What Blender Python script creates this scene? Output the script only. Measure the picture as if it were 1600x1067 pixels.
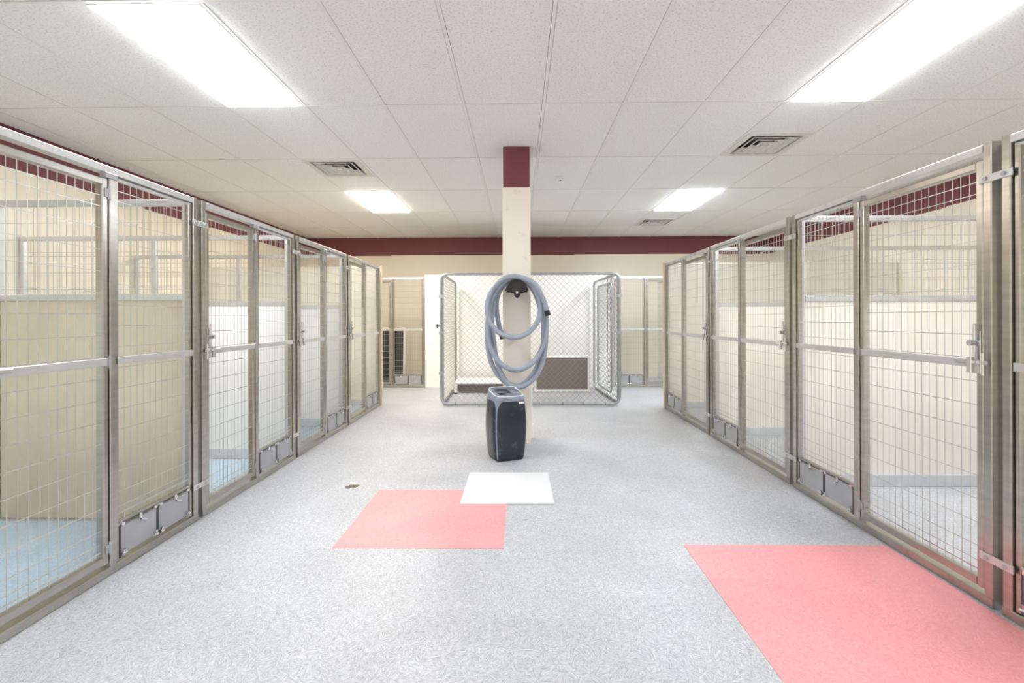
import bpy, math, random
from mathutils import Vector, Matrix
random.seed(7)
for o in list(bpy.data.objects):
    bpy.data.objects.remove(o)
SC = bpy.context.scene
COL = SC.collection
PI = math.pi

# ------------------------------------------------------------------ camera, world, exposure
F_PX, EYE = 742.0, 1.2
cam_d = bpy.data.cameras.new('camera'); cam = bpy.data.objects.new('camera', cam_d); COL.objects.link(cam)
cam.matrix_world = Matrix.Translation((0, 0, EYE)) @ Matrix.Rotation(math.atan(11/F_PX), 4, 'Z') @ Matrix.Rotation(PI/2, 4, 'X') @ Matrix.Rotation(-.003, 4, 'Z')
cam_d.sensor_fit = 'HORIZONTAL'; cam_d.sensor_width = 36.0; cam_d.lens = 36.0*F_PX/1600
cam_d.shift_y = (497-533.5)/1600.0
cam_d.clip_start = 0.02
SC.camera = cam
world = bpy.data.worlds.new('world'); SC.world = world; world.use_nodes = True
world.node_tree.nodes['Background'].inputs[0].default_value = (0.9, 0.95, 1, 1)
world.node_tree.nodes['Background'].inputs[1].default_value = 0.15
vs = SC.view_settings
vs.view_transform = 'Standard'; vs.look = 'None'; vs.exposure = 1.2; vs.gamma = 1.0
vs.use_curve_mapping = False
LAMP = 14.0
SC.cycles.diffuse_bounces = 6; SC.cycles.glossy_bounces = 3; SC.cycles.max_bounces = 7
SC.cycles.adaptive_threshold = 0.04

CEIL = EYE + 1.643
XL, XR, YF, YB = -4.34, 5.0, -2.45, 9.67
BAND = 2.49
H = 1.92
RXL, RXR = -1.94, 1.96

# ------------------------------------------------------------------ materials
def newmat(name):
    m = bpy.data.materials.new(name); m.use_nodes = True
    nt = m.node_tree; b = nt.nodes['Principled BSDF']
    return m, nt, b
def mat(name, col, rough=0.5, metal=0.0, spec=0.5, vary=0.06, scale=8.0, bump=0.0, bscale=60.0, stretch=None):
    m, nt, b = newmat(name)
    tc = nt.nodes.new('ShaderNodeTexCoord'); mp = nt.nodes.new('ShaderNodeMapping')
    nt.links.new(tc.outputs['Object'], mp.inputs[0])
    if stretch: mp.inputs['Scale'].default_value = stretch
    n = nt.nodes.new('ShaderNodeTexNoise'); n.inputs['Scale'].default_value = scale; n.inputs['Detail'].default_value = 4
    nt.links.new(mp.outputs[0], n.inputs['Vector'])
    r = nt.nodes.new('ShaderNodeValToRGB')
    r.color_ramp.elements[0].position = 0.3; r.color_ramp.elements[1].position = 0.7
    r.color_ramp.elements[0].color = tuple(max(0, c*(1-vary)) for c in col)+(1,)
    r.color_ramp.elements[1].color = tuple(min(1, c*(1+vary)) for c in col)+(1,)
    nt.links.new(n.outputs[0], r.inputs[0]); nt.links.new(r.outputs[0], b.inputs['Base Color'])
    b.inputs['Roughness'].default_value = rough; b.inputs['Metallic'].default_value = metal
    b.inputs['Specular IOR Level'].default_value = spec
    if bump:
        n2 = nt.nodes.new('ShaderNodeTexNoise'); n2.inputs['Scale'].default_value = bscale; n2.inputs['Detail'].default_value = 3
        nt.links.new(tc.outputs['Object'], n2.inputs['Vector'])
        bp = nt.nodes.new('ShaderNodeBump'); bp.inputs['Strength'].default_value = bump; bp.inputs['Distance'].default_value = 0.004
        nt.links.new(n2.outputs[0], bp.inputs['Height']); nt.links.new(bp.outputs[0], b.inputs['Normal'])
    return m

def floor_mat(name, c_lo, c_mid, c_hi, rough=0.42):
    m, nt, b = newmat(name); L = nt.links.new
    tc = nt.nodes.new('ShaderNodeTexCoord')
    facs = []
    for k, (vsc, sc) in enumerate([(30, (28, 190, 1)), (41, (34, 230, 1))]):
        vo = nt.nodes.new('ShaderNodeTexVoronoi'); vo.inputs['Scale'].default_value = vsc
        L(tc.outputs['Object'], vo.inputs['Vector'])
        sp_ = nt.nodes.new('ShaderNodeSeparateColor'); L(vo.outputs['Color'], sp_.inputs[0])
        an = nt.nodes.new('ShaderNodeMath'); an.operation = 'MULTIPLY'; an.inputs[1].default_value = 6.28; L(sp_.outputs[k], an.inputs[0])
        vr = nt.nodes.new('ShaderNodeVectorRotate'); vr.rotation_type = 'Z_AXIS'; L(tc.outputs['Object'], vr.inputs['Vector']); L(an.outputs[0], vr.inputs['Angle'])
        mp2 = nt.nodes.new('ShaderNodeMapping'); mp2.inputs['Scale'].default_value = sc; mp2.inputs['Location'].default_value = (k*3.1, k*7.7, 0)
        n = nt.nodes.new('ShaderNodeTexNoise'); n.inputs['Scale'].default_value = 1.0; n.inputs['Detail'].default_value = 2
        L(vr.outputs[0], mp2.inputs[0]); L(mp2.outputs[0], n.inputs['Vector'])
        facs.append(n.outputs[0])
    ad2 = nt.nodes.new('ShaderNodeMath'); ad2.operation = 'MULTIPLY_ADD'; ad2.inputs[1].default_value = 0.5; L(facs[0], ad2.inputs[0])
    hf = nt.nodes.new('ShaderNodeMath'); hf.operation = 'MULTIPLY'; hf.inputs[1].default_value = 0.5; L(facs[1], hf.inputs[0]); L(hf.outputs[0], ad2.inputs[2])
    r = nt.nodes.new('ShaderNodeValToRGB'); e = r.color_ramp.elements
    e[0].position = 0.36; e[0].color = c_lo+(1,); e[1].position = 0.62; e[1].color = c_hi+(1,)
    x = e.new(0.49); x.color = c_mid+(1,)
    L(ad2.outputs[0], r.inputs[0])
    big = nt.nodes.new('ShaderNodeTexNoise'); big.inputs['Scale'].default_value = 1.3; big.inputs['Detail'].default_value = 5; big.inputs['Distortion'].default_value = 0.6
    L(tc.outputs['Object'], big.inputs['Vector'])
    r2 = nt.nodes.new('ShaderNodeValToRGB'); r2.color_ramp.elements[0].position = 0.32; r2.color_ramp.elements[1].position = 0.62
    r2.color_ramp.elements[0].color = (0.84, 0.84, 0.845, 1); r2.color_ramp.elements[1].color = (1, 1, 1, 1)
    L(big.outputs[0], r2.inputs[0])
    mixn = nt.nodes.new('ShaderNodeMix'); mixn.data_type = 'RGBA'; mixn.blend_type = 'MULTIPLY'; mixn.inputs['Factor'].default_value = 1
    L(r.outputs[0], mixn.inputs['A']); L(r2.outputs[0], mixn.inputs['B']); L(mixn.outputs['Result'], b.inputs['Base Color'])
    rr = nt.nodes.new('ShaderNodeMapRange'); rr.inputs['To Min'].default_value = rough-0.06; rr.inputs['To Max'].default_value = rough+0.12
    L(big.outputs[0], rr.inputs[0]); L(rr.outputs[0], b.inputs['Roughness'])
    bp = nt.nodes.new('ShaderNodeBump'); bp.inputs['Strength'].default_value = 0.12; bp.inputs['Distance'].default_value = 0.002
    L(ad2.outputs[0], bp.inputs['Height']); L(bp.outputs[0], b.inputs['Normal'])
    return m

M = {}
M['floor'] = floor_mat('streaked_grey_vinyl', (0.33, 0.335, 0.355), (0.50, 0.505, 0.525), (0.66, 0.665, 0.68))
M['red_tile'] = floor_mat('coral_red_vinyl', (0.84, 0.285, 0.29), (0.87, 0.345, 0.35), (0.90, 0.41, 0.415))
M['white_tile'] = mat('white_vinyl', (0.74, 0.745, 0.735), 0.4, vary=0.02, scale=3)
def ceiling_tile_mat():
    m, nt, b = newmat('mineral_fibre_tile'); L = nt.links.new
    tc = nt.nodes.new('ShaderNodeTexCoord')
    n = nt.nodes.new('ShaderNodeTexNoise'); n.inputs['Scale'].default_value = 85; n.inputs['Detail'].default_value = 3
    L(tc.outputs['Object'], n.inputs['Vector'])
    r = nt.nodes.new('ShaderNodeValToRGB'); e = r.color_ramp.elements
    e[0].position = 0.34; e[0].color = (0.72, 0.75, 0.735, 1); e[1].position = 0.46; e[1].color = (0.93, 0.92, 0.915, 1)
    L(n.outputs[0], r.inputs[0]); L(r.outputs[0], b.inputs['Base Color'])
    b.inputs['Roughness'].default_value = 0.9; b.inputs['Specular IOR Level'].default_value = 0.2
    bp = nt.nodes.new('ShaderNodeBump'); bp.inputs['Strength'].default_value = 0.35; bp.inputs['Distance'].default_value = 0.003
    L(n.outputs[0], bp.inputs['Height']); L(bp.outputs[0], b.inputs['Normal'])
    return m
M['ctile'] = ceiling_tile_mat()
M['grid'] = mat('white_grid_enamel', (0.88, 0.87, 0.85), 0.5, vary=0.02)
M['plenum'] = mat('dark_plenum_deck', (0.12, 0.12, 0.12), 0.9)
M['maroon'] = mat('maroon_paint', (0.205, 0.055, 0.066), 0.55, vary=0.05, scale=3, bump=0.1, bscale=90)
M['cream'] = mat('cream_wall_panel', (0.91, 0.835, 0.69), 0.42, vary=0.025, scale=1.5, bump=0.15, bscale=45)
M['white_panel'] = mat('white_plastic_panel', (0.91, 0.90, 0.87), 0.4, vary=0.02, scale=2, bump=0.1, bscale=45)
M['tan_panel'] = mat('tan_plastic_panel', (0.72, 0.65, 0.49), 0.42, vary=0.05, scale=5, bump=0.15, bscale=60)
M['cream_panel'] = mat('cream_plastic_panel', (0.90, 0.86, 0.76), 0.42, vary=0.03, scale=3, bump=0.1, bscale=50)
M['column'] = None
M['metal'] = mat('brushed_galvanised_steel', (0.49, 0.465, 0.42), 0.28, 0.95, vary=0.10, scale=6, stretch=(1, 1, 6))
M['bright'] = mat('bright_aluminium', (0.72, 0.72, 0.71), 0.42, 0.85, vary=0.06, scale=8)
M['wire'] = mat('zinc_plated_wire', (0.66, 0.65, 0.62), 0.32, 0.75, vary=0.05)
M['plate'] = mat('grey_steel_plate', (0.50, 0.505, 0.525), 0.42, 0.55, vary=0.05)
M['dark_metal'] = mat('dark_steel_rod', (0.13, 0.13, 0.14), 0.4, 0.7)
M['chrome'] = mat('chrome', (0.82, 0.82, 0.83), 0.16, 1.0, vary=0.02)
M['galv'] = mat('galvanised_tube', (0.46, 0.48, 0.50), 0.38, 0.8, vary=0.12, scale=14)
M['chain'] = mat('galvanised_chain_link', (0.34, 0.33, 0.30), 0.4, 0.7, vary=0.08)
M['skirt'] = mat('blue_grey_coving', (0.66, 0.685, 0.71), 0.45, vary=0.06)
M['hose'] = mat('blue_grey_ribbed_hose', (0.33, 0.37, 0.44), 0.42, vary=0.07, scale=20)
M['black'] = mat('black_plastic', (0.016, 0.016, 0.018), 0.4, vary=0.2)
M['pvc'] = mat('white_plastic_pipe', (0.86, 0.86, 0.84), 0.35, vary=0.02)
M['taupe'] = mat('taupe_cot_mesh', (0.20, 0.165, 0.145), 0.8, vary=0.12, scale=160)
M['charcoal'] = mat('charcoal_cot_fabric', (0.035, 0.032, 0.032), 0.8, vary=0.2, scale=90)
M['vent_dark'] = mat('vent_throat', (0.10, 0.10, 0.10), 0.8)
M['vent'] = mat('dusty_vent_enamel', (0.74, 0.73, 0.70), 0.5, vary=0.10, scale=30)
M['ac_grey'] = mat('grey_appliance_plastic', (0.235, 0.27, 0.335), 0.36, vary=0.04)
M['ac_ring'] = mat('pale_grey_trim', (0.66, 0.70, 0.74), 0.35, vary=0.03)
M['label'] = mat('white_sticker', (0.85, 0.85, 0.83), 0.5, vary=0.02)
M['wood_edge'] = mat('cream_painted_board', (0.80, 0.70, 0.53), 0.5, vary=0.04)
def dusty(name, base, dust, lo, hi, rough):
    m, nt, b = newmat(name); L = nt.links.new
    tc = nt.nodes.new('ShaderNodeTexCoord')
    n = nt.nodes.new('ShaderNodeTexNoise'); n.inputs['Scale'].default_value = 11; n.inputs['Detail'].default_value = 8; n.inputs['Roughness'].default_value = 0.7
    L(tc.outputs['Object'], n.inputs['Vector'])
    r = nt.nodes.new('ShaderNodeValToRGB'); e = r.color_ramp.elements
    e[0].position = lo; e[0].color = base+(1,); e[1].position = hi; e[1].color = dust+(1,)
    L(n.outputs[0], r.inputs[0]); L(r.outputs[0], b.inputs['Base Color'])
    b.inputs['Roughness'].default_value = rough
    return m
M['ac_navy'] = dusty('dusty_navy_gloss', (0.020, 0.026, 0.040), (0.13, 0.145, 0.17), 0.55, 0.82, 0.2)
M['ac_top'] = dusty('dusty_smoked_top', (0.13, 0.15, 0.19), (0.42, 0.45, 0.50), 0.45, 0.75, 0.22)
def column_mat():
    m, nt, b = newmat('stained_cream_paint'); L = nt.links.new
    tc = nt.nodes.new('ShaderNodeTexCoord')
    n = nt.nodes.new('ShaderNodeTexNoise'); n.inputs['Scale'].default_value = 5.5; n.inputs['Detail'].default_value = 5; n.inputs['Distortion'].default_value = 0.4
    L(tc.outputs['Object'], n.inputs['Vector'])
    r = nt.nodes.new('ShaderNodeValToRGB'); e = r.color_ramp.elements
    e[0].position = 0.24; e[0].color = (0.72, 0.62, 0.46, 1); e[1].position = 0.36; e[1].color = (0.88, 0.82, 0.72, 1)
    L(n.outputs[0], r.inputs[0]); L(r.outputs[0], b.inputs['Base Color']); b.inputs['Roughness'].default_value = 0.4
    return m
M['column'] = column_mat()
def lamp_mat(name, col, strength):
    m, nt, b = newmat(name)
    b.inputs['Base Color'].default_value = (0.9, 0.9, 0.9, 1)
    b.inputs['Emission Color'].default_value = col+(1,); b.inputs['Emission Strength'].default_value = strength
    return m

# ------------------------------------------------------------------ mesh helpers
class MB:
    def __init__(s): s.v = []; s.f = []; s.sm = []
    def add(s, vs_, fs, smooth=False):
        o = len(s.v); s.v += [tuple(v) for v in vs_]
        for f in fs: s.f.append(tuple(i+o for i in f)); s.sm.append(smooth)
        return s
    def box(s, x0, x1, y0, y1, z0, z1):
        if x0 > x1: x0, x1 = x1, x0
        if y0 > y1: y0, y1 = y1, y0
        if z0 > z1: z0, z1 = z1, z0
        v = [(x0,y0,z0),(x1,y0,z0),(x1,y1,z0),(x0,y1,z0),(x0,y0,z1),(x1,y0,z1),(x1,y1,z1),(x0,y1,z1)]
        return s.add(v, [(0,3,2,1),(4,5,6,7),(0,1,5,4),(1,2,6,5),(2,3,7,6),(3,0,4,7)])
    def bar(s, x0, x1, y0, y1, z0, z1, c=0.004):
        """box with its four long edges chamfered"""
        if x0 > x1: x0, x1 = x1, x0
        if y0 > y1: y0, y1 = y1, y0
        if z0 > z1: z0, z1 = z1, z0
        d = [x1-x0, y1-y0, z1-z0]; ax = d.index(max(d))
        lo = [x0,y0,z0]; hi = [x1,y1,z1]; a, b = [(1,2),(2,0),(0,1)][ax]
        c = min(c, (hi[a]-lo[a])*.3, (hi[b]-lo[b])*.3)
        prof = [(lo[a]+c,lo[b]),(hi[a]-c,lo[b]),(hi[a],lo[b]+c),(hi[a],hi[b]-c),(hi[a]-c,hi[b]),(lo[a]+c,hi[b]),(lo[a],hi[b]-c),(lo[a],lo[b]+c)]
        v = []
        for e in (lo[ax], hi[ax]):
            for p in prof:
                q = [0,0,0]; q[ax] = e; q[a] = p[0]; q[b] = p[1]; v.append(tuple(q))
        fs = [tuple(range(7,-1,-1)), tuple(range(8,16))] + [(i,(i+1)%8,8+(i+1)%8,8+i) for i in range(8)]
        return s.add(v, fs)
    def rod(s, p, q, r, n=4, r2=None, smooth=None):
        p = Vector(p); q = Vector(q); d = (q-p).normalized()
        up = Vector((0,0,1)) if abs(d.z) < .9 else Vector((1,0,0))
        u = d.cross(up).normalized(); w = u.cross(d); r2 = r if r2 is None else r2
        v = []
        for c, rr in ((p, r), (q, r2)):
            for i in range(n):
                a = 2*PI*(i+.5)/n; v.append(c+u*(math.cos(a)*rr)+w*(math.sin(a)*rr))
        o = [(i,i+n,(i+1)%n+n,(i+1)%n) for i in range(n)]
        s.add(v, o, n > 5 if smooth is None else smooth)
        return s.add(v, [tuple(range(n)), tuple(range(2*n-1,n-1,-1))])
    def tube(s, pts, r, n=8, closed=False, rf=None):
        P = [Vector(p) for p in pts]; N = len(P); v = []; t0 = None; u = None
        for i in range(N):
            a = P[(i-1) % N] if (closed or i > 0) else P[i]; b = P[(i+1) % N] if (closed or i < N-1) else P[i]
            t = (b-a).normalized()
            if u is None:
                up = Vector((0,0,1)) if abs(t.z) < .9 else Vector((0,1,0)); u = t.cross(up).normalized()
            else:
                u = (u - t*u.dot(t)).normalized()
            w = t.cross(u); rr = rf(i) if rf else r
            for k in range(n):
                an = 2*PI*k/n; v.append(P[i]+u*(math.cos(an)*rr)+w*(math.sin(an)*rr))
        f = []
        for i in range(N if closed else N-1):
            j = (i+1) % N
            for k in range(n): f.append((i*n+k, i*n+(k+1)%n, j*n+(k+1)%n, j*n+k))
        s.add(v, f, True)
        if not closed: s.add(v, [tuple(range(n-1,-1,-1)), tuple((N-1)*n+k for k in range(n))])
        return s
    def prism(s, prof, y0, y1):
        """outline in x,z extruded along y"""
        n = len(prof); v = [(x,y0,z) for x,z in prof]+[(x,y1,z) for x,z in prof]
        return s.add(v, [tuple(range(n)), tuple(range(2*n-1,n-1,-1))]+[(i,i+n,(i+1)%n+n,(i+1)%n) for i in range(n)])
    def loft(s, rings, smooth=True, cap0=True, cap1=True):
        n = len(rings[0]); v = [p for r in rings for p in r]; f = []
        for i in range(len(rings)-1):
            for k in range(n): f.append((i*n+k, i*n+(k+1)%n, (i+1)*n+(k+1)%n, (i+1)*n+k))
        s.add(v, f, smooth)
        if cap0: s.add(rings[0], [tuple(range(n-1,-1,-1))])
        if cap1: s.add(rings[-1], [tuple(range(n))])
        return s
    def mesh(s, name, m):
        me = bpy.data.meshes.new(name); me.from_pydata(s.v, [], s.f)
        me.polygons.foreach_set('use_smooth', s.sm); me.materials.append(m); me.update()
        return me
    def build(s, name, m, parent=None, loc=(0,0,0)):
        return link(name, s.mesh(name, m), parent, loc)
def link(name, me, parent=None, loc=(0,0,0)):
    o = bpy.data.objects.new(name, me); COL.objects.link(o); o.location = loc
    if parent: o.parent = parent
    return o
def empty(name, loc=(0,0,0), rz=0.0):
    o = bpy.data.objects.new(name, None); COL.objects.link(o); o.location = loc; o.rotation_euler = (0,0,rz); o.empty_display_size = .1
    return o
def tag(o, label, cat, group=None):
    o['label'] = label; o['category'] = cat
    if group: o['group'] = group
    return o
def struct(o, label=None, cat=None):
    o['kind'] = 'structure'
    if label: o['label'] = label
    if cat: o['category'] = cat
    return o
def stuff(o): o['kind'] = 'stuff'; return o
def copy_tree(o, parent=None):
    c = o.copy(); COL.objects.link(c); c.parent = parent
    for ch in list(o.children): copy_tree(ch, c)
    return c

# ------------------------------------------------------------------ room shell
fl = MB().box(XL-.1, XR+.1, YF-.1, YB+.1, -.12, 0).build('floor', M['floor'])
struct(fl, 'pale grey streaked vinyl floor running the length of the kennel room', 'floor')

def room_wall(name, label, axis, pos, inward, a0, a1, first, pitch):
    """axis 'x': wall plane x=pos running along y; axis 'y': plane y=pos running along x. Maroon wall, cream panels below the band."""
    t = .12
    def B(mb, lo, hi, d0, d1, z0, z1):
        p0, p1 = pos+inward*d0, pos+inward*d1
        return mb.box(p0, p1, lo, hi, z0, z1) if axis == 'x' else mb.box(lo, hi, p0, p1, z0, z1)
    w = struct(B(MB(), a0-t if axis == 'y' else a0, a1+t if axis == 'y' else a1, -t, 0, 0, CEIL+.2).build(name, M['maroon']), label, 'wall')
    cuts = [a0]; x = first
    while x < a1-.05:
        if x > a0+.05: cuts.append(x)
        x += pitch
    cuts.append(a1)
    for i in range(len(cuts)-1):
        B(MB(), cuts[i]+.002, cuts[i+1]-.002, 0, .006, 0, BAND - (.012 if i % 3 == 1 else 0)).build('wall_panel', M['cream'], w)
        if i: B(MB(), cuts[i]-.011, cuts[i]+.011, .006, .0085, 0, BAND-.014).build('joint_strip', M['cream'], w)
    return w
room_wall('wall_back', 'far end wall, cream panels under a maroon painted band', 'y', YB, -1, XL, XR, -5.095, 1.245)
room_wall('wall_left', 'left side wall behind the kennels, cream panels under maroon band', 'x', XL, 1, YF, YB, -1.9, 1.22)
room_wall('wall_right', 'right side wall behind the kennels, cream panels under maroon band', 'x', XR, -1, YF, YB, -1.7, 1.22)
room_wall('wall_front', 'near end wall behind the camera, cream panels under maroon band', 'y', YF, 1, XL, XR, -5.095, 1.245)

# ceiling: deck above, tee grid, every tile its own piece
ceil = struct(MB().box(XL, XR, YF, YB, CEIL+.10, CEIL+.14).build('ceiling', M['plenum']), 'white suspended tile ceiling with a thin metal grid', 'ceiling')
GX = [x for x in [.195+.615*k for k in range(-10, 10)] if XL+.05 < x < XR-.05]
GY = [y for y in [3.65+1.22*k for k in range(-8, 8)] if YF+.05 < y < YB-.05]
for x in GX: MB().box(x-.011, x+.011, YF, YB, CEIL, CEIL+.03).build('grid_tee', M['grid'], ceil)
for y in GY: MB().box(XL, XR, y-.011, y+.011, CEIL-.001, CEIL+.029).build('grid_tee', M['grid'], ceil)
ex = [XL]+GX+[XR]; ey = [YF]+GY+[YB]
LC = .195-.615*4       # left lamp column start (-2.265)
RC = .195+.615*3       # right lamp column start (2.04)
def near(a, b): return abs(a-b) < .02
lamps = [(c, y) for c in (LC, RC) for y in (3.65-1.22-3.66, 3.65-1.22, 3.65+2*1.22)]
vents = [(LC, 3.65+1.22, 0), (RC, 3.65, 1), (RC, 3.65+3*1.22, 1)]   # column, row start, half
tile_cache = {}
def tile(x0, x1, y0, y1):
    w, d = x1-x0, y1-y0; k = (round(w, 3), round(d, 3))
    if k not in tile_cache:
        a, b = w/2-.0135, d/2-.0135
        tile_cache[k] = MB().box(-a, a, -b, b, 0, .016).mesh('ceiling_tile', M['ctile'])
    o = link('ceiling_tile', tile_cache[k], ceil, ((x0+x1)/2, (y0+y1)/2, CEIL+.003))
for i in range(len(ex)-1):
    for j in range(len(ey)-1):
        x0, x1, y0, y1 = ex[i], ex[i+1], ey[j], ey[j+1]
        if any(near(x0, c) and near(y0, y) for c, y in lamps): continue
        v = [q for q in vents if near(x0, q[0]) and near(y0, q[1])]
        if v:
            h = y0+.61
            MB().box(x0, x1, h-.011, h+.011, CEIL-.001, CEIL+.029).build('grid_tee', M['grid'], ceil)
            tile(x0, x1, *((h, y1) if v[0][2] == 0 else (y0, h)))
        else:
            tile(x0, x1, y0, y1)

# support column
CX0, CX1, CY0, CY1 = -.152, .110, 4.55, 4.81
col = struct(empty('column', ((CX0+CX1)/2, (CY0+CY1)/2, 0)), 'square cream support column with maroon top in the room centre', 'column')
hw, hd = (CX1-CX0)/2, (CY1-CY0)/2
MB().bar(-hw, hw, -hd, hd, 0, 2.452, .008).build('shaft', M['column'], col)
MB().bar(-hw+.003, hw-.003, -hd+.003, hd-.003, 2.452, CEIL-.002, .006).build('painted_top', M['maroon'], col)
for sx in (-1, 1):
    MB().box(sx*hw, sx*(hw-.022), -hd-.003, -hd, .02, 2.448).box(sx*(hw+.003), sx*hw, -hd-.003, -hd+.022, .02, 2.448).build('corner_guard', M['cream'], col)
MB().bar(hw+.003, hw+.018, -.02, .0, .16, .75, .003).build('cable_cover', M['pvc'], col)
MB().bar(hw+.003, hw+.028, -.05, .03, .03, .16, .004).build('outlet_box', M['pvc'], col)

# ------------------------------------------------------------------ ceiling lamps and vents
def ceiling_lamp(c, y, label, colr, k=1.0):
    t = tag(empty('ceiling_light', (c+.3075, y+.61, CEIL)), label, 'ceiling light', 'recessed ceiling light panels')
    a, b = .3075-.0115, .61-.0115
    MB().box(-a, a, -b, -b+.022, -.003, .03).box(-a, a, b-.022, b, -.003, .03).box(-a, -a+.022, -b+.022, b-.022, -.003, .03).box(a-.022, a, -b+.022, b-.022, -.003, .03).build('frame', M['grid'], t)
    MB().box(-a, a, -b, b, .030, .08).build('housing', M['grid'], t)
    MB().box(-a+.022, a-.022, -b+.022, b-.022, -.014, .012).build('diffuser', lamp_mat('lit_diffuser', colr, LAMP*k), t)
WARM, COOL, NEUT = (1, .91, .78), (.86, .93, 1.0), (.90, .945, 1.0)
ceiling_lamp(LC, 3.65-1.22, 'large bright ceiling light panel above the nearest left kennels', NEUT)
ceiling_lamp(RC, 3.65-1.22, 'large bright ceiling light panel at top right, cut by the photo edge', NEUT)
ceiling_lamp(LC, 3.65+2.44, 'smaller distant bright ceiling light panel left of the column', WARM, 1.35)
ceiling_lamp(RC, 3.65+2.44, 'smaller distant bright ceiling light panel right of the column', COOL, 1.35)
ceiling_lamp(LC, 3.65-1.22-3.66, 'added unseen ceiling light panel behind the camera on the left', NEUT)  # unseen lamp pair added to brighten the room, continuing the lamp columns
ceiling_lamp(RC, 3.65-1.22-3.66, 'added unseen ceiling light panel behind the camera on the right', NEUT)

def vent(c, y, label):
    t = tag(empty('ceiling_vent', (c+.3075, y+.305, CEIL)), label, 'air vent', 'square ceiling air vents')
    a = .295
    def ring(ro, ri, zo, zi, nm, m):
        def sq(r, z): return [(-r,-r,z),(r,-r,z),(r,r,z),(-r,r,z)]
        th = .003
        v = sq(ro, zo)+sq(ri, zi)+sq(ro, zo+th)+sq(ri, zi+th)
        f = []
        for i in range(4):
            j = (i+1) % 4
            f += [(i, 4+i, 4+j, j), (8+i, 8+j, 12+j, 12+i), (i, j, 8+j, 8+i), (4+j, 4+i, 12+i, 12+j)]
        MB().add(v, f).build(nm, m, t)
    MB().box(-a, a, -a, a, .085, .10).build('throat', M['vent_dark'], t)
    ring(a, .235, -.002, -.004, 'frame', M['vent'])
    ring(.235, .222, -.004, .05, 'collar', M['vent'])
    for k, (ro, ri) in enumerate([(.192, .150), (.130, .090), (.070, .035)]):
        ring(ro, ri, -.006, .032, 'louvre', M['vent'])
        ring(ro+.012, ro, -.006, -.006, 'lip', M['vent'])
    MB().box(-.03, .03, -.03, .03, -.006, .002).build('core', M['vent'], t)
vent(LC, 3.65+1.22, 'square louvred ceiling air vent left of the column')
vent(RC, 3.65+.61, 'square louvred ceiling air vent, the larger nearer one on the right')
vent(RC, 3.65+3*1.22+.61, 'small far square ceiling air vent just behind the right distant light')

sd = tag(empty('smoke_detector', (.488, 5.57, CEIL)), 'small round white smoke detector on the ceiling right of the column', 'smoke detector')
def disc(r, z, n=24): return [(math.cos(2*PI*i/n)*r, math.sin(2*PI*i/n)*r, z) for i in range(n)]
MB().loft([disc(.05, -.028), disc(.062, -.02), disc(.065, -.008)]).build('cover', M['pvc'], sd)
MB().loft([disc(.07, -.008), disc(.07, .003)]).build('base', M['pvc'], sd)
MB().loft([disc(.012, -.034, 12), disc(.016, -.027, 12)]).build('sensor', M['dark_metal'], sd)

# ------------------------------------------------------------------ floor inlays and drain
M['blue_floor'] = floor_mat('pale_blue_floor_coating', (0.40, 0.52, 0.62), (0.50, 0.63, 0.74), (0.60, 0.72, 0.82))
for a, b in ((1.64, 2.78), (2.87, 4.01), (4.11, 5.24), (5.35, 6.5)):
    MB().box(XL+.03, RXL-.04, a, b, 0, .0025).build('floor_coating', M['blue_floor'], fl)
def inlay(name, x0, x1, y0, y1, z0, z1, m, label):
    o = MB().box(x0, x1, y0, y1, z0, z1).build(name, m); tag(o, label, 'floor tile'); return o
inlay('red_floor_tile', -.98, -.085, 2.467, 3.31, 0, .002, M['red_tile'], 'small coral red floor square half under the white square')
inlay('red_floor_tile', .865, 1.918, 1.30, 2.52, 0, .002, M['red_tile'], 'large coral red floor patch beside the right kennels')
inlay('white_floor_tile', -.385, .222, 3.06, 3.68, .0022, .0042, M['white_tile'], 'white floor square in front of the air conditioner')
dr = tag(empty('floor_drain', (-1.19, 3.37, 0)), 'small round metal floor drain left of the red square', 'floor drain')
MB().loft([disc(.052, 0), disc(.052, .003), disc(.043, .004), disc(.043, .0015)], cap1=False).build('rim', M['chrome'], dr)
MB().loft([disc(.043, .0), disc(.043, .0018)]).build('well', M['black'], dr)
for i in range(-2, 3):
    h = math.sqrt(.043**2-(i*.016)**2)
    MB().box(-h, h, i*.016-.003, i*.016+.003, .0018, .0036).build('grate_bar', M['metal'], dr)

# ------------------------------------------------------------------ kennel fronts
def wire_panel(x0, x1, z0, z1, y=0.0, pitch=.040, hp=.100, r=.0018, extra_top=True, phase=None):
    mb = MB(); n = max(2, int(round((x1-x0)/pitch)))
    for i in range(1, n):
        x = x0+(x1-x0)*i/n; mb.rod((x, y, z0), (x, y, z1), r*.92)
    zs = []; z = z1-.05
    if extra_top: zs.append(z)
    z -= .05 if extra_top else .05
    while z > z0+.02: zs.append(z); z -= hp
    if extra_top: zs += [z0+.035, z0+.07]
    for z in zs: mb.rod((x0, y-r*1.8, z), (x1, y-r*1.8, z), r*1.25)
    return mb

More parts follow.
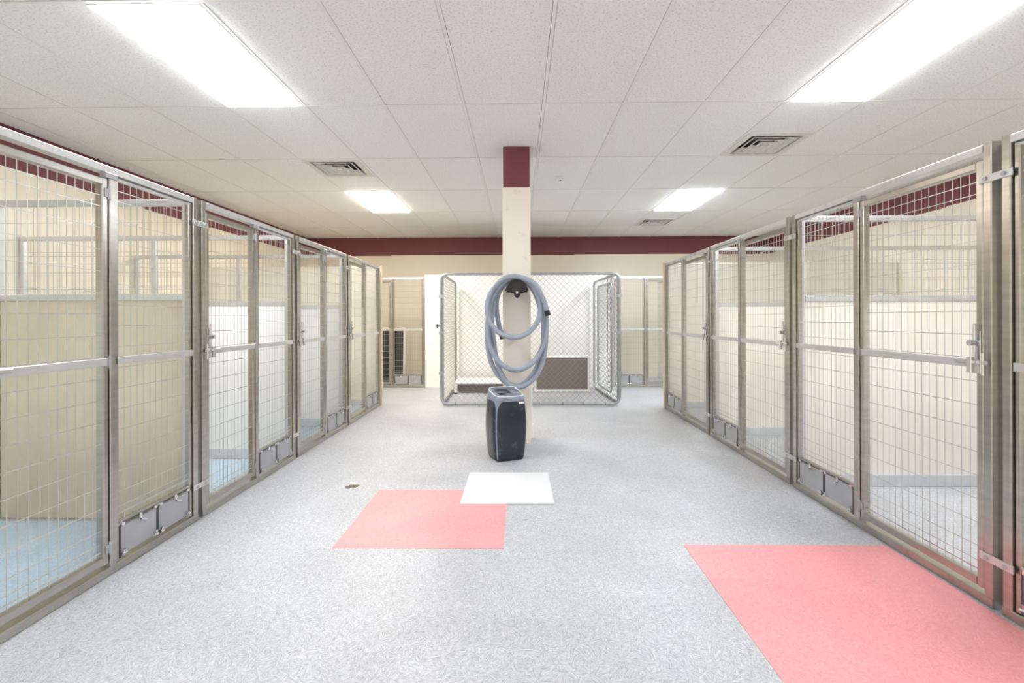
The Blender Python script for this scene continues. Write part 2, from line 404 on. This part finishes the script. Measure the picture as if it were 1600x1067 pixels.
front_cache = {}
def kennel_front(loc, rz, s, Ld, Lf, label, group):
    """local x: door end -> fixed end, aisle side at local -y*s"""
    key = (s, Ld, Lf)
    if key in front_cache:
        t = copy_tree(front_cache[key]); t.location = loc; t.rotation_euler = (0, 0, rz)
        return tag(t, label, 'kennel', group)
    t = tag(empty('dog_kennel', loc, rz), label, 'kennel', group); front_cache[key] = t
    L = Ld+Lf; p = .036; q = .024            # post width, half depth
    Y = lambda a: -a*s                        # a > 0 : towards the aisle
    def yb(mb, x0, x1, a0, a1, z0, z1, c=.004): return mb.bar(x0, x1, Y(a0), Y(a1), z0, z1, c)
    yb(MB(), .02, L-.02, -q, q, 0, .040).build('sill', M['metal'], t)
    yb(MB(), .02+p, L-.02-p, -q, q, H-.036, H-.004, .0015).build('header', M['bright'], t)
    for x in (.02, L-.02-p): yb(MB(), x, x+p, -q, q, .040, H).build('post', M['metal'], t)
    yb(MB(), Ld-p/2, Ld+p/2, -q, q, .040, H-.036).build('post', M['metal'], t)
    # door
    x0, x1 = .02+p+.005, Ld-p/2-.005
    d = MB(); z0, z1 = .062, H-.066
    yb(d, x0, x0+.030, -.016, .020, z0, z1)
    door = d.build('door', M['metal'], t)
    yb(MB(), x1-.030, x1, -.016, .020, z0, z1).build('stile', M['metal'], door)
    yb(MB(), x0+.030, x1-.030, -.016, .020, z1-.032, z1).build('rail', M['metal'], door)
    yb(MB(), x0+.030, x1-.030, -.016, .020, z0, z0+.036).build('rail', M['metal'], door)
    yb(MB(), x0+.030, x1-.020, .0205, .030, .985, 1.020, .002).build('middle_bar', M['bright'], door)
    stuff(wire_panel(x0+.030, x1-.030, z0+.03, z1-.03, Y(.006)).build('wire_mesh', M['wire'], door))
    lt = MB()
    yb(lt, x0+.004, x0+.036, .020, .026, .96, 1.14, .002); yb(lt, x0-.045, x0+.10, .030, .044, 1.000, 1.018, .003)
    lt.rod((x0+.02, Y(.036), 1.02), (x0+.02, Y(.036), 1.17), .007, 8)
    lt.rod((x0+.02, Y(.026), 1.09), (x0+.02, Y(.06), 1.09), .012, 10)
    yb(lt, x0+.008, x0+.032, .044, .062, .965, 1.03, .003)
    lt.rod((x0-.02, Y(.04), .955), (x0-.02, Y(.04), 1.05), .006, 8)
    lt.build('latch', M['chrome'], door)
    for z in (.13, 1.0, H-.13):
        hg = MB(); hg.rod((x1+.004, Y(.022), z-.03), (x1+.004, Y(.022), z+.03), .008, 8)
        yb(hg, x1-.02, x1+.02, .0205, .0235, z-.02, z+.02, .001); hg.build('hinge', M['plate'], door)
    yb(MB(), Ld-.045, Ld+.02, .0, q+.006, H-.062, H-.034, .003).build('stop_bracket', M['plate'], t)
    # fixed panel
    x0, x1 = Ld+p/2+.004, L-.02-p-.004; z0, z1 = .235, H-.040
    f = yb(MB(), x0, x0+.020, -.014, .014, .044, z1).build('fixed_panel', M['metal'], t)
    yb(MB(), x1-.022, x1, -.014, .014, .044, z1).build('stile', M['metal'], f)
    yb(MB(), x0+.020, x1-.022, -.014, .014, z1-.014, z1).build('rail', M['bright'], f)
    yb(MB(), x0+.020, x1-.022, -.014, .014, z0-.02, z0-.006).build('rail', M['metal'], f)
    yb(MB(), x0+.004, x1-.004, .0145, .023, .985, 1.020, .002).build('middle_bar', M['bright'], f)
    stuff(wire_panel(x0+.020, x1-.022, z0-.008, z1-.012, Y(.004)).build('wire_mesh', M['wire'], f))
    # two swing feeder doors
    xa, xb = x0+.024, x1-.026; w = (xb-xa-.012)/2
    for k in (0, 1):
        a = xa+k*(w+.012); b = a+w
        pl = yb(MB(), a+.006, b-.006, .004, .014, .060, .200, .003).build('feeder_door', M['plate'], t)
        rd = MB(); rd.tube([(a, Y(.012), .05), (a, Y(.012), .198), (a+.012, Y(.012), .210), (b-.012, Y(.012), .210), (b, Y(.012), .198), (b, Y(.012), .05)], .0052, 6)
        rd.build('frame_rod', M['dark_metal'], pl)
        kb = MB(); m_ = (a+b)/2
        kb.rod((m_, Y(.012), .190), (m_, Y(.036), .190), .006, 8); kb.rod((m_-.018, Y(.036), .196), (m_+.022, Y(.036), .180), .0065, 8)
        kb.rod((m_, Y(.02), .19), (m_, Y(.02), .222), .008, 8)
        kb.build('turn_latch', M['chrome'], pl)
        for xx in (a+.014, b-.014):
            hk = MB(); hk.rod((xx-.012, Y(.022), .066), (xx+.012, Y(.022), .066), .008, 8); hk.rod((xx, Y(.014), .052), (xx, Y(.026), .09), .006, 8)
            hk.build('hinge', M['chrome'], pl)
            MB().rod((xx, Y(.016), .205), (xx, Y(.016), .218), .010, 8).build('corner_loop', M['chrome'], pl)
    return t
def strap(x, y0, y1, z, s, label, grp):
    """bolted strap that joins two neighbouring fronts (runs along world y)"""
    t = tag(empty('joining_strap', (x, (y0+y1)/2, z)), label, 'bracket', grp)
    hl = (y1-y0)/2
    MB().bar(s*.0245, s*.0305, -hl, hl, -.016, .016, .002).build('plate', M['bright'], t)
    for yy in (-hl*.55, hl*.55): MB().rod((s*.0305, yy, 0), (s*.0365, yy, 0), .009, 8).build('bolt', M['plate'], t)
# left row : doors towards the camera
LB = [1.59, 2.825, 4.06, 5.295, 6.55]
RB = [.495, 1.955, 3.415, 4.875, 6.335]
ordl = ['nearest kennel front of the left row, cut by the photo edge', 'second nearest mesh kennel front of the left row',
        'third mesh kennel front from the camera in the left row', 'farthest mesh kennel front of the left row']
ordr = ['nearest kennel front of the right row, only its edge in view', 'tall mesh kennel front of the right row beside the large red patch',
        'third mesh kennel front of the right row, counting from the camera', 'farthest mesh kennel front of the right row']
for i in range(4):
    kennel_front((RXL, LB[i], 0), PI/2, 1, .625, .610, ordl[i], 'left row of mesh kennel fronts')
    kennel_front((RXR, RB[i], 0), PI/2, -1, .80, .66, ordr[i], 'right row of mesh kennel fronts')
nth = ['nearest', 'middle', 'farthest']
for i in range(1, 4):
    for z, hl in ((.205, 'low'), (H-.15, 'high')):
        strap(RXL, LB[i]-.068, LB[i]+.068, z, 1, '%s bolted strap at the %s joint of the left kennel fronts' % (hl, nth[i-1]), 'straps joining kennel fronts')
        strap(RXR, RB[i]-.068, RB[i]+.068, z, -1, '%s bolted strap at the %s joint of the right kennel fronts' % (hl, nth[i-1]), 'straps joining kennel fronts')

# back row
BY = 8.24
kennel_front((-2.83, BY, 0), 0, 1, .62, .60, 'mesh kennel front at the back, left of the white partition', 'back row of mesh kennel fronts')
kennel_front((2.80, BY, 0), PI, -1, .62, .60, 'mesh kennel front at the back, right of the chain link pen', 'back row of mesh kennel fronts')

# ------------------------------------------------------------------ dividers between kennels
PZ = 1.33
def divider(x_front, x_back, y, m, label, up=2):
    s = 1 if x_back > x_front else -1
    a0 = x_front+s*.0; Ld = abs(x_back-x_front)
    t = tag(empty('kennel_divider', (x_front, y, 0)), label, 'partition', 'dividers between the kennels')
    X = lambda u: s*u
    half = Ld/2
    for k in range(2):
        MB().bar(X(k*half+.045), X((k+1)*half-(.0 if k else .022)-(.045 if k else 0)), -.010, .010, .01, PZ-.02, .003).build('panel', m, t)
    MB().bar(X(.045), X(Ld-.04), -.016, .016, PZ-.02, PZ+.022, .004).build('cap_rail', M['bright'], t)
    MB().bar(X(.0), X(Ld-.01), -.018, .018, H-.04, H-.002, .004).build('top_rail', M['bright'], t)
    for u in (.0, half-.02, Ld-.05):
        if u == half-.02: MB().bar(X(u), X(u+.042), -.019, .019, 0.01, H-.04, .004).build('post', M['bright'], t)
        else: MB().bar(X(u), X(u+.042), -.019, .019, 0, H-.04, .004).build('post', M['bright'], t)
    for (u0, u1) in ((.045, half-.022), (half+.024, Ld-.052)):
        mb = wire_panel(min(X(u0), X(u1)), max(X(u0), X(u1)), PZ+.02, H-.04, 0, extra_top=False)
        stuff(mb.build('wire_mesh', M['wire'], t))
    for sy in (() if m is M['tan_panel'] else (-1, 1)):
        MB().bar(X(.045), X(Ld-.01), sy*.010, sy*.019, 0, .085, .003).build('base_coving', M['skirt'], t)
    return t
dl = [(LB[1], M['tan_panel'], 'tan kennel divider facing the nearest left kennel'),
      (LB[2], M['white_panel'], 'white kennel divider behind the second left mesh front'),
      (LB[3], M['white_panel'], 'white kennel divider deep in the left row, third from camera')]
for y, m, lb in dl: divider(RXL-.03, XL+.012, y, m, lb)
drr = [(RB[1], M['white_panel'], 'white kennel divider at the right photo edge'),
       (RB[2], M['cream_panel'], 'cream kennel divider behind the tall right mesh front'),
       (RB[3], M['cream_panel'], 'cream kennel divider deep in the right row')]
for y, m, lb in drr: divider(RXR+.03, XR-.012, y, m, lb)
divider(RXL-.03, XL+.012, LB[0], M['white_panel'], 'white kennel divider at the left edge nearest the camera')

def end_panel(x_front, x_back, y, label):
    s = 1 if x_back > x_front else -1; Ld = abs(x_back-x_front)
    t = tag(empty('end_partition', (x_front, y, 0)), label, 'partition', 'solid end panels of the kennel rows')
    for k in range(2):
        MB().bar(s*(k*Ld/2+(.026 if k == 0 else .001)), s*((k+1)*Ld/2-.001), -.012, .012, .01, H-.025, .003).build('panel', M['cream_panel'], t)
    MB().bar(0, s*.026, -.022, .022, 0, H+.01, .004).build('edge_post', M['wood_edge'], t)
    MB().bar(s*.026, s*Ld, -.016, .016, H-.025, H, .004).build('cap_rail', M['cream_panel'], t)
    MB().bar(s*.026, s*Ld, -.022, -.012, 0, .085, .003).build('base_coving', M['skirt'], t)
end_panel(RXL+.045, XL+.012, LB[4]+.0, 'solid cream end panel closing the far end of the left row')
end_panel(RXR-.045, XR-.012, RB[4]+.0, 'solid cream end panel closing the far end of the right row')

# white partition behind the chain link pen, and side partitions of the back kennels
pw = tag(empty('white_partition', (.05, BY, 0)), 'white panelled partition behind the chain link pen', 'partition')
xs = [-1.64, -.44, .76, 1.52]
for a, b in zip(xs, xs[1:]):
    MB().bar(a+.001, b-.001, -.02, .02, 0, 1.945, .003).build('panel', M['white_panel'], pw, (-.05, 0, 0))
MB().bar(-1.64, 1.52, -.024, .024, 1.945, 1.958, .003).build('cap_rail', M['pvc'], pw, (-.05, 0, 0))
for x, lb in ((-2.85, 'cream side partition of the left back kennel'), (-1.61, 'white side partition between left back kennel and middle'),
              (1.56, 'white side partition between right back kennel and middle'), (2.82, 'cream side partition of the right back kennel')):
    t = tag(empty('side_partition', (x, (BY+YB)/2, 0)), lb, 'partition', 'side partitions of the back kennels')
    dpt = (YB-BY)/2
    MB().bar(-.012, .012, -dpt+.035, dpt-.012, .0, H-.03, .003).build('panel', M['white_panel'], t)
    MB().bar(-.016, .016, -dpt+.035, dpt-.012, H-.03, H-.006, .003).build('cap_rail', M['bright'], t)

# ------------------------------------------------------------------ chain link pen
def rrect(w, h, r, n=6):
    pts = []
    for cx, cz, a0 in ((w-r, h-r, 0), (r, h-r, PI/2), (r, r, PI), (w-r, r, 3*PI/2)):
        for i in range(n+1):
            a = a0+PI/2*i/n; pts.append((cx+math.cos(a)*r, 0, cz+math.sin(a)*r))
    return pts
def chain(w, h, d=.080, r=.0020, m=.014):
    mb = MB(); n = int((w+h)/d)+2
    for sgn in (1, -1):
        k = -int(h/d)-1
        while k*d < w+h:
            # line x = c + sgn*z
            c = k*d
            za, zb = m, h-m
            xa, xb = c+sgn*za, c+sgn*zb
            # clip to x in [m, w-m]
            lo, hi = m, w-m
            t0, t1 = za, zb
            if sgn == 1:
                t0 = max(t0, lo-c); t1 = min(t1, hi-c)
            else:
                t0 = max(t0, c-hi); t1 = min(t1, c-lo)
            if t1-t0 > .01: mb.rod((c+sgn*t0, sgn*.002, t0), (c+sgn*t1, sgn*.002, t1), r)
            k += 1
    return mb
def pen_panel(t, loc, rz, w, h, nm, rail=None):
    o = MB().tube(rrect(w, h, .085), .0175, 10, True).build(nm, M['galv'], t, loc); o.rotation_euler = (0, 0, rz)
    stuff(chain(w, h).build('chain_mesh', M['chain'], o))
    for k in range(7):
        z = .18+k*(h-.36)/6
        for x in (0, w):
            MB().loft([[(x+math.cos(a)*.022, math.sin(a)*.022, zz) for a in [2*PI*i/10 for i in range(10)]] for zz in (z-.006, z+.006)]).build('tie_clip', M['galv'], o)
    for k in range(8):
        x = .2+k*(w-.4)/7
        for zz in (0, h):
            MB().loft([[(xx, math.cos(a)*.022, zz+math.sin(a)*.022) for a in [2*PI*i/10 for i in range(10)]] for xx in (x-.006, x+.006)]).build('tie_clip', M['dark_metal'] if zz == 0 else M['galv'], o)
    return o
PX0, PX1, PY0, PY1, PH = -1.068, 1.372, 6.50, 8.12, 1.775
pen = tag(empty('chain_link_pen', ((PX0+PX1)/2, PY0, 0)), 'galvanised chain link dog pen standing behind the column', 'dog pen')
ox = (PX0+PX1)/2
pen_panel(pen, (PX0-ox, 0, .030), 0, PX1-PX0, PH, 'front_panel')
pen_panel(pen, (PX0-ox+.012, .05, .030), math.radians(91.0), PY1-PY0-.05, PH, 'side_panel')
sp = pen_panel(pen, (PX1-ox-.012, .05, .030), math.radians(93.0), PY1-PY0-.05, PH, 'side_panel')
# gate hung inside the right side panel
gt = MB().tube([(x, y, z) for x, y, z in rrect(.86, PH-.22, .07)], .014, 10, True).build('gate', M['galv'], pen, (PX1-ox-.068, .24, .14)); gt.rotation_euler = (0, 0, math.radians(93.0))
stuff(chain(.86, PH-.22).build('chain_mesh', M['chain'], gt))
for z in (.25, 1.3):
    MB().rod((-.03, 0, z-.03), (-.03, 0, z+.03), .012, 8).bar(-.05, .02, -.008, .008, z-.015, z+.015).build('hinge', M['galv'], gt)
for x in (PX0-ox, PX1-ox):      # corner clamps
    for z in (.45, 1.0, 1.5):
        MB().bar(x-.03, x+.03, -.026, .075, z-.02, z+.02, .004).build('clamp', M['galv'], pen)
MB().bar(PX0-ox-.075, PX0-ox-.012, -.01, .01, 1.085, 1.105, .003).bar(PX0-ox-.06, PX0-ox-.045, -.016, .016, 1.06, 1.125, .003).build('latch', M['dark_metal'], pen)
for x in (PX0-ox+.12, PX1-ox-.12): MB().bar(x-.03, x+.03, -.03, .03, 0, .016, .003).build('foot', M['galv'], pen)

# raised dog beds
def cot(name, loc, rot, w, d, hgt, fab, label):
    t = tag(empty(name, loc), label, 'dog bed', 'raised dog beds'); t.rotation_euler = rot
    r = .022
    f = MB().tube([(x, y, hgt) for x, y in [(0,0),(w/2,0),(w,0),(w,d/2),(w,d),(w/2,d),(0,d),(0,d/2)]], r, 8, True)
    mb = MB()
    for a, b in (((0,0),(w,0)),((w,0),(w,d)),((w,d),(0,d)),((0,d),(0,0))): mb.rod((a[0],a[1],hgt), (b[0],b[1],hgt), r, 10)
    mb.build('frame', M['pvc'], t)
    for x in (0, w):
        for y in (0, d):
            lg = MB().rod((x, y, .018), (x, y, hgt+.03), r*1.12, 10).build('leg', M['pvc'], t)
            MB().rod((x, y, 0), (x, y, .018), r*1.2, 10).build('foot_cap', M['charcoal'], lg)
    MB().box(r*.6, w-r*.6, r*.6, d-r*.6, hgt+.002, hgt+.010).build('sling', fab, t)
    return t
lowbed = cot('raised_dog_bed', (-1.02, 7.56, 0), (0, 0, 0), 1.05, .50, .17, M['label'], 'low white framed raised dog bed at the left inside the pen')
MB().box(.03, 1.02, .045, .049, .03, .155).build('skirt', M['taupe'], lowbed)
t = cot('raised_dog_bed', (.26, 7.84, .028), (PI/2-.0, 0, 0), .86, .545, .17, M['taupe'], 'raised dog bed standing on its side at the right inside the pen')
t = cot('raised_dog_bed', (-2.46, 8.75, .05), (0, 0, 0), .56, .98, .12, M['charcoal'], 'charcoal raised dog bed stood on end in the left back kennel')
t.rotation_euler = (PI/2-.06, 0, 0); t.location = (-2.64, 8.66, .03)

# ------------------------------------------------------------------ hose, hook
HY = 4.44
def hp(px, py, y=HY): return Vector(((px-811)*y/F_PX, y, EYE-(py-497)*y/F_PX))
def catmull(P, n):
    out = []
    for i in range(len(P)-1):
        p0 = P[max(i-1, 0)]; p1 = P[i]; p2 = P[i+1]; p3 = P[min(i+2, len(P)-1)]
        for k in range(n):
            u = k/n
            out.append(.5*((2*p1)+(p2-p0)*u+(2*p0-5*p1+4*p2-p3)*u*u+(3*p1-p0-3*p2+p3)*u**3))
    out.append(P[-1]); return out
hose_pts = [
 (784,524,4.505),(778,500,4.51),(776,470,4.51),(786,447,4.50),(806,437,4.48),(828,446,4.48),(842,474,4.49),(849,512,4.50),(846,550,4.50),(834,582,4.49),(811,603,4.47),
 (786,594,4.45),(768,568,4.45),(761,530,4.46),(764,490,4.46),(776,456,4.45),(806,435,4.43),(834,447,4.43),(848,478,4.44),(853,520,4.45),(849,560,4.44),(835,590,4.42),(812,605,4.40),(792,598,4.40),
 (778,570,4.41),(771,532,4.42),(769,494,4.42),(780,455,4.41),(806,434,4.38),(836,444,4.39),(850,474,4.40),(854,512,4.40),(846,546,4.39),(828,570,4.37),(804,578,4.36),(781,567,4.37),(766,540,4.38),
 (763,505,4.385),(768,470,4.38),(784,444,4.35),(806,433,4.33),(829,443,4.33),(842,466,4.34),(844,488,4.34),(836,509,4.33),(820,523,4.32),(801,527,4.32),(780,520,4.32),(766,503,4.325),
 (761,482,4.33),(766,459,4.33),(783,438,4.31),(806,432,4.29),(832,442,4.29),(847,463,4.31),(855,488,4.33)]
cp = catmull([hp(*p) for p in hose_pts], 14)
# resample evenly so the ribs are regular
res = [cp[0]]; acc = 0; step = .0065
for a, b in zip(cp, cp[1:]):
    seg = (b-a).length
    while acc+seg >= step:
        u = (step-acc)/seg; a = a.lerp(b, u); res.append(a.copy()); seg = (b-a).length; acc = 0
    acc += seg
hr = .0245
hs = tag(empty('vacuum_hose', (-.02, HY, 1.1)), 'long blue grey ribbed hose coiled on a black hook on the column', 'hose')
MB().tube([p-Vector((-.02, HY, 1.1)) for p in res], hr, 10, False, lambda i: hr if i % 2 else hr*.915).build('coil', M['hose'], hs)
def cuff(p, q, nm):
    a = Vector(p)-Vector((-.02, HY, 1.1)); d = (Vector(p)-Vector(q)).normalized()
    MB().rod(a-d*.015, a+d*.035, hr*1.04, 14).build(nm, M['black'], hs)
cuff(res[0], res[4], 'end_cuff'); cuff(res[-1], res[-5], 'end_cuff')
hk = tag(empty('hose_hook', (-.018, CY0-.003, 1.46)), 'black plastic hose hook screwed to the front of the column', 'hook')
prof = [(1.12*a, 1.05*b) for a, b in [(-.095,-.01),(-.088,.015),(-.06,.055),(-.03,.078),(0,.085),(.03,.078),(.06,.055),(.088,.015),(.095,-.01),(.06,-.012),(.03,-.02),(.022,-.045),(0,-.062),(-.022,-.045),(-.03,-.02),(-.06,-.012)]]
MB().prism([(x, z+.0) for x, z in prof], -.235, -.225).build('front_lip', M['black'], hk)
sad = [(-.07,-.005),(-.062,.012),(-.042,.036),(-.02,.05),(0,.054),(.02,.05),(.042,.036),(.062,.012),(.07,-.005),(.045,-.008),(0,-.012),(-.045,-.008)]
MB().prism(sad, -.225, -.012).build('saddle', M['black'], hk)
MB().prism([(x*.95, z*1.1) for x, z in prof], -.012, 0).build('back_plate', M['black'], hk)
MB().rod((0,-.235,-.028), (0,-.243,-.028), .011, 12).build('bolt', M['chrome'], hk)

# ------------------------------------------------------------------ portable air conditioner
ac = tag(empty('portable_air_conditioner', (-.118, 4.115, 0), math.radians(22)), 'dusty navy portable air conditioner standing before the column', 'air conditioner')
def sup(a, b, z, n=5.0, N=48, dz=0.0):
    out = []
    for i in range(N):
        t_ = 2*PI*(i+.5)/N; c, s_ = math.cos(t_), math.sin(t_)
        x = math.copysign(abs(c)**(2/n), c)*a; y = math.copysign(abs(s_)**(2/n), s_)*b
        out.append((x, y, z+dz*y/b))
    return out
def acw(z):      # half width at height z : slight barrel
    u = z/.58; return .128+.026*math.sin(PI*min(1, max(0, u*.92+.05)))
zs = [.018+.502*i/14 for i in range(15)]
MB().loft([sup(acw(z), acw(z), z) for z in zs]).build('body', M['ac_navy'], ac)
MB().loft([sup(.124, .124, 0), sup(.130, .130, .006), sup(.130, .130, .018)]).build('base', M['black'], ac)
tz = [.515, .53, .548, .560]
MB().loft([sup(acw(.515)+.002, acw(.515)+.002, .50, dz=.0), sup(acw(.53)+.002, acw(.53)+.002, .530, dz=.012), sup(acw(.55)-.002, acw(.55)-.002, .548, dz=.020), sup(acw(.56)-.012, acw(.56)-.012, .560, dz=.022)]).build('top_cap', M['ac_grey'], ac)
rg = [Vector(p) for p in sup(.128, .128, .562, dz=.0235)]
MB().tube(rg, .0062, 6, True).build('ring', M['ac_ring'], ac)
MB().loft([sup(.121, .121, .556, dz=.0225), sup(.116, .116, .566, dz=.0225)]).build('control_top', M['ac_top'], ac)
mb = MB()
for i in range(5): mb.box(-.09, .03, -.075+i*.03, -.063+i*.03, .5575+(-.069+i*.03)*.19, .5685+(-.069+i*.03)*.19)
mb.build('outlet_grille', M['black'], ac)
# grey strip down the front left edge and the collar that flares into it
def edge_strip(wid, z0, z1, n, flare=0):
    mb = MB(); rings = []
    for i in range(n+1):
        z = z0+(z1-z0)*i/n; a = acw(z)+.0030
        w = wid+flare*max(0, (z-.40)/(z1-.40))**2.2
        ring = []
        def onb(t_):      # point on the outline by angle
            c, s_ = math.cos(t_), math.sin(t_); n_ = 5.0
            return (math.copysign(abs(c)**(2/n_), c)*a, math.copysign(abs(s_)**(2/n_), s_)*a)
        A = PI*1.25
        th = [A-w*.45*(1-k/4)*2 if k < 4 else A+w*.62*(k/4-1)*2 for k in range(9)]
        outer = [onb(t_) for t_ in th]
        inner = [(x*.95, y*.95) for x, y in reversed(outer)]
        rings.append([(x, y, z) for x, y in outer]+[(x, y, z) for x, y in inner])
    mb.loft(rings); return mb
edge_strip(.075, .02, .525, 26, .55).build('edge_strip', M['ac_grey'], ac)
MB().box(.065, .112, -acw(.49)-.0045, -acw(.49)-.001, .478, .495).build('sticker', M['label'], ac)
MB().tube([(.06, acw(.06)+.0, .07), (.07, acw(.06)+.02, .05), (.09, acw(.06)+.05, .01), (.15, acw(.06)+.07, .008), (.22, acw(.06)+.10, .008)], .005, 6).build('power_cord', M['pvc'], ac)
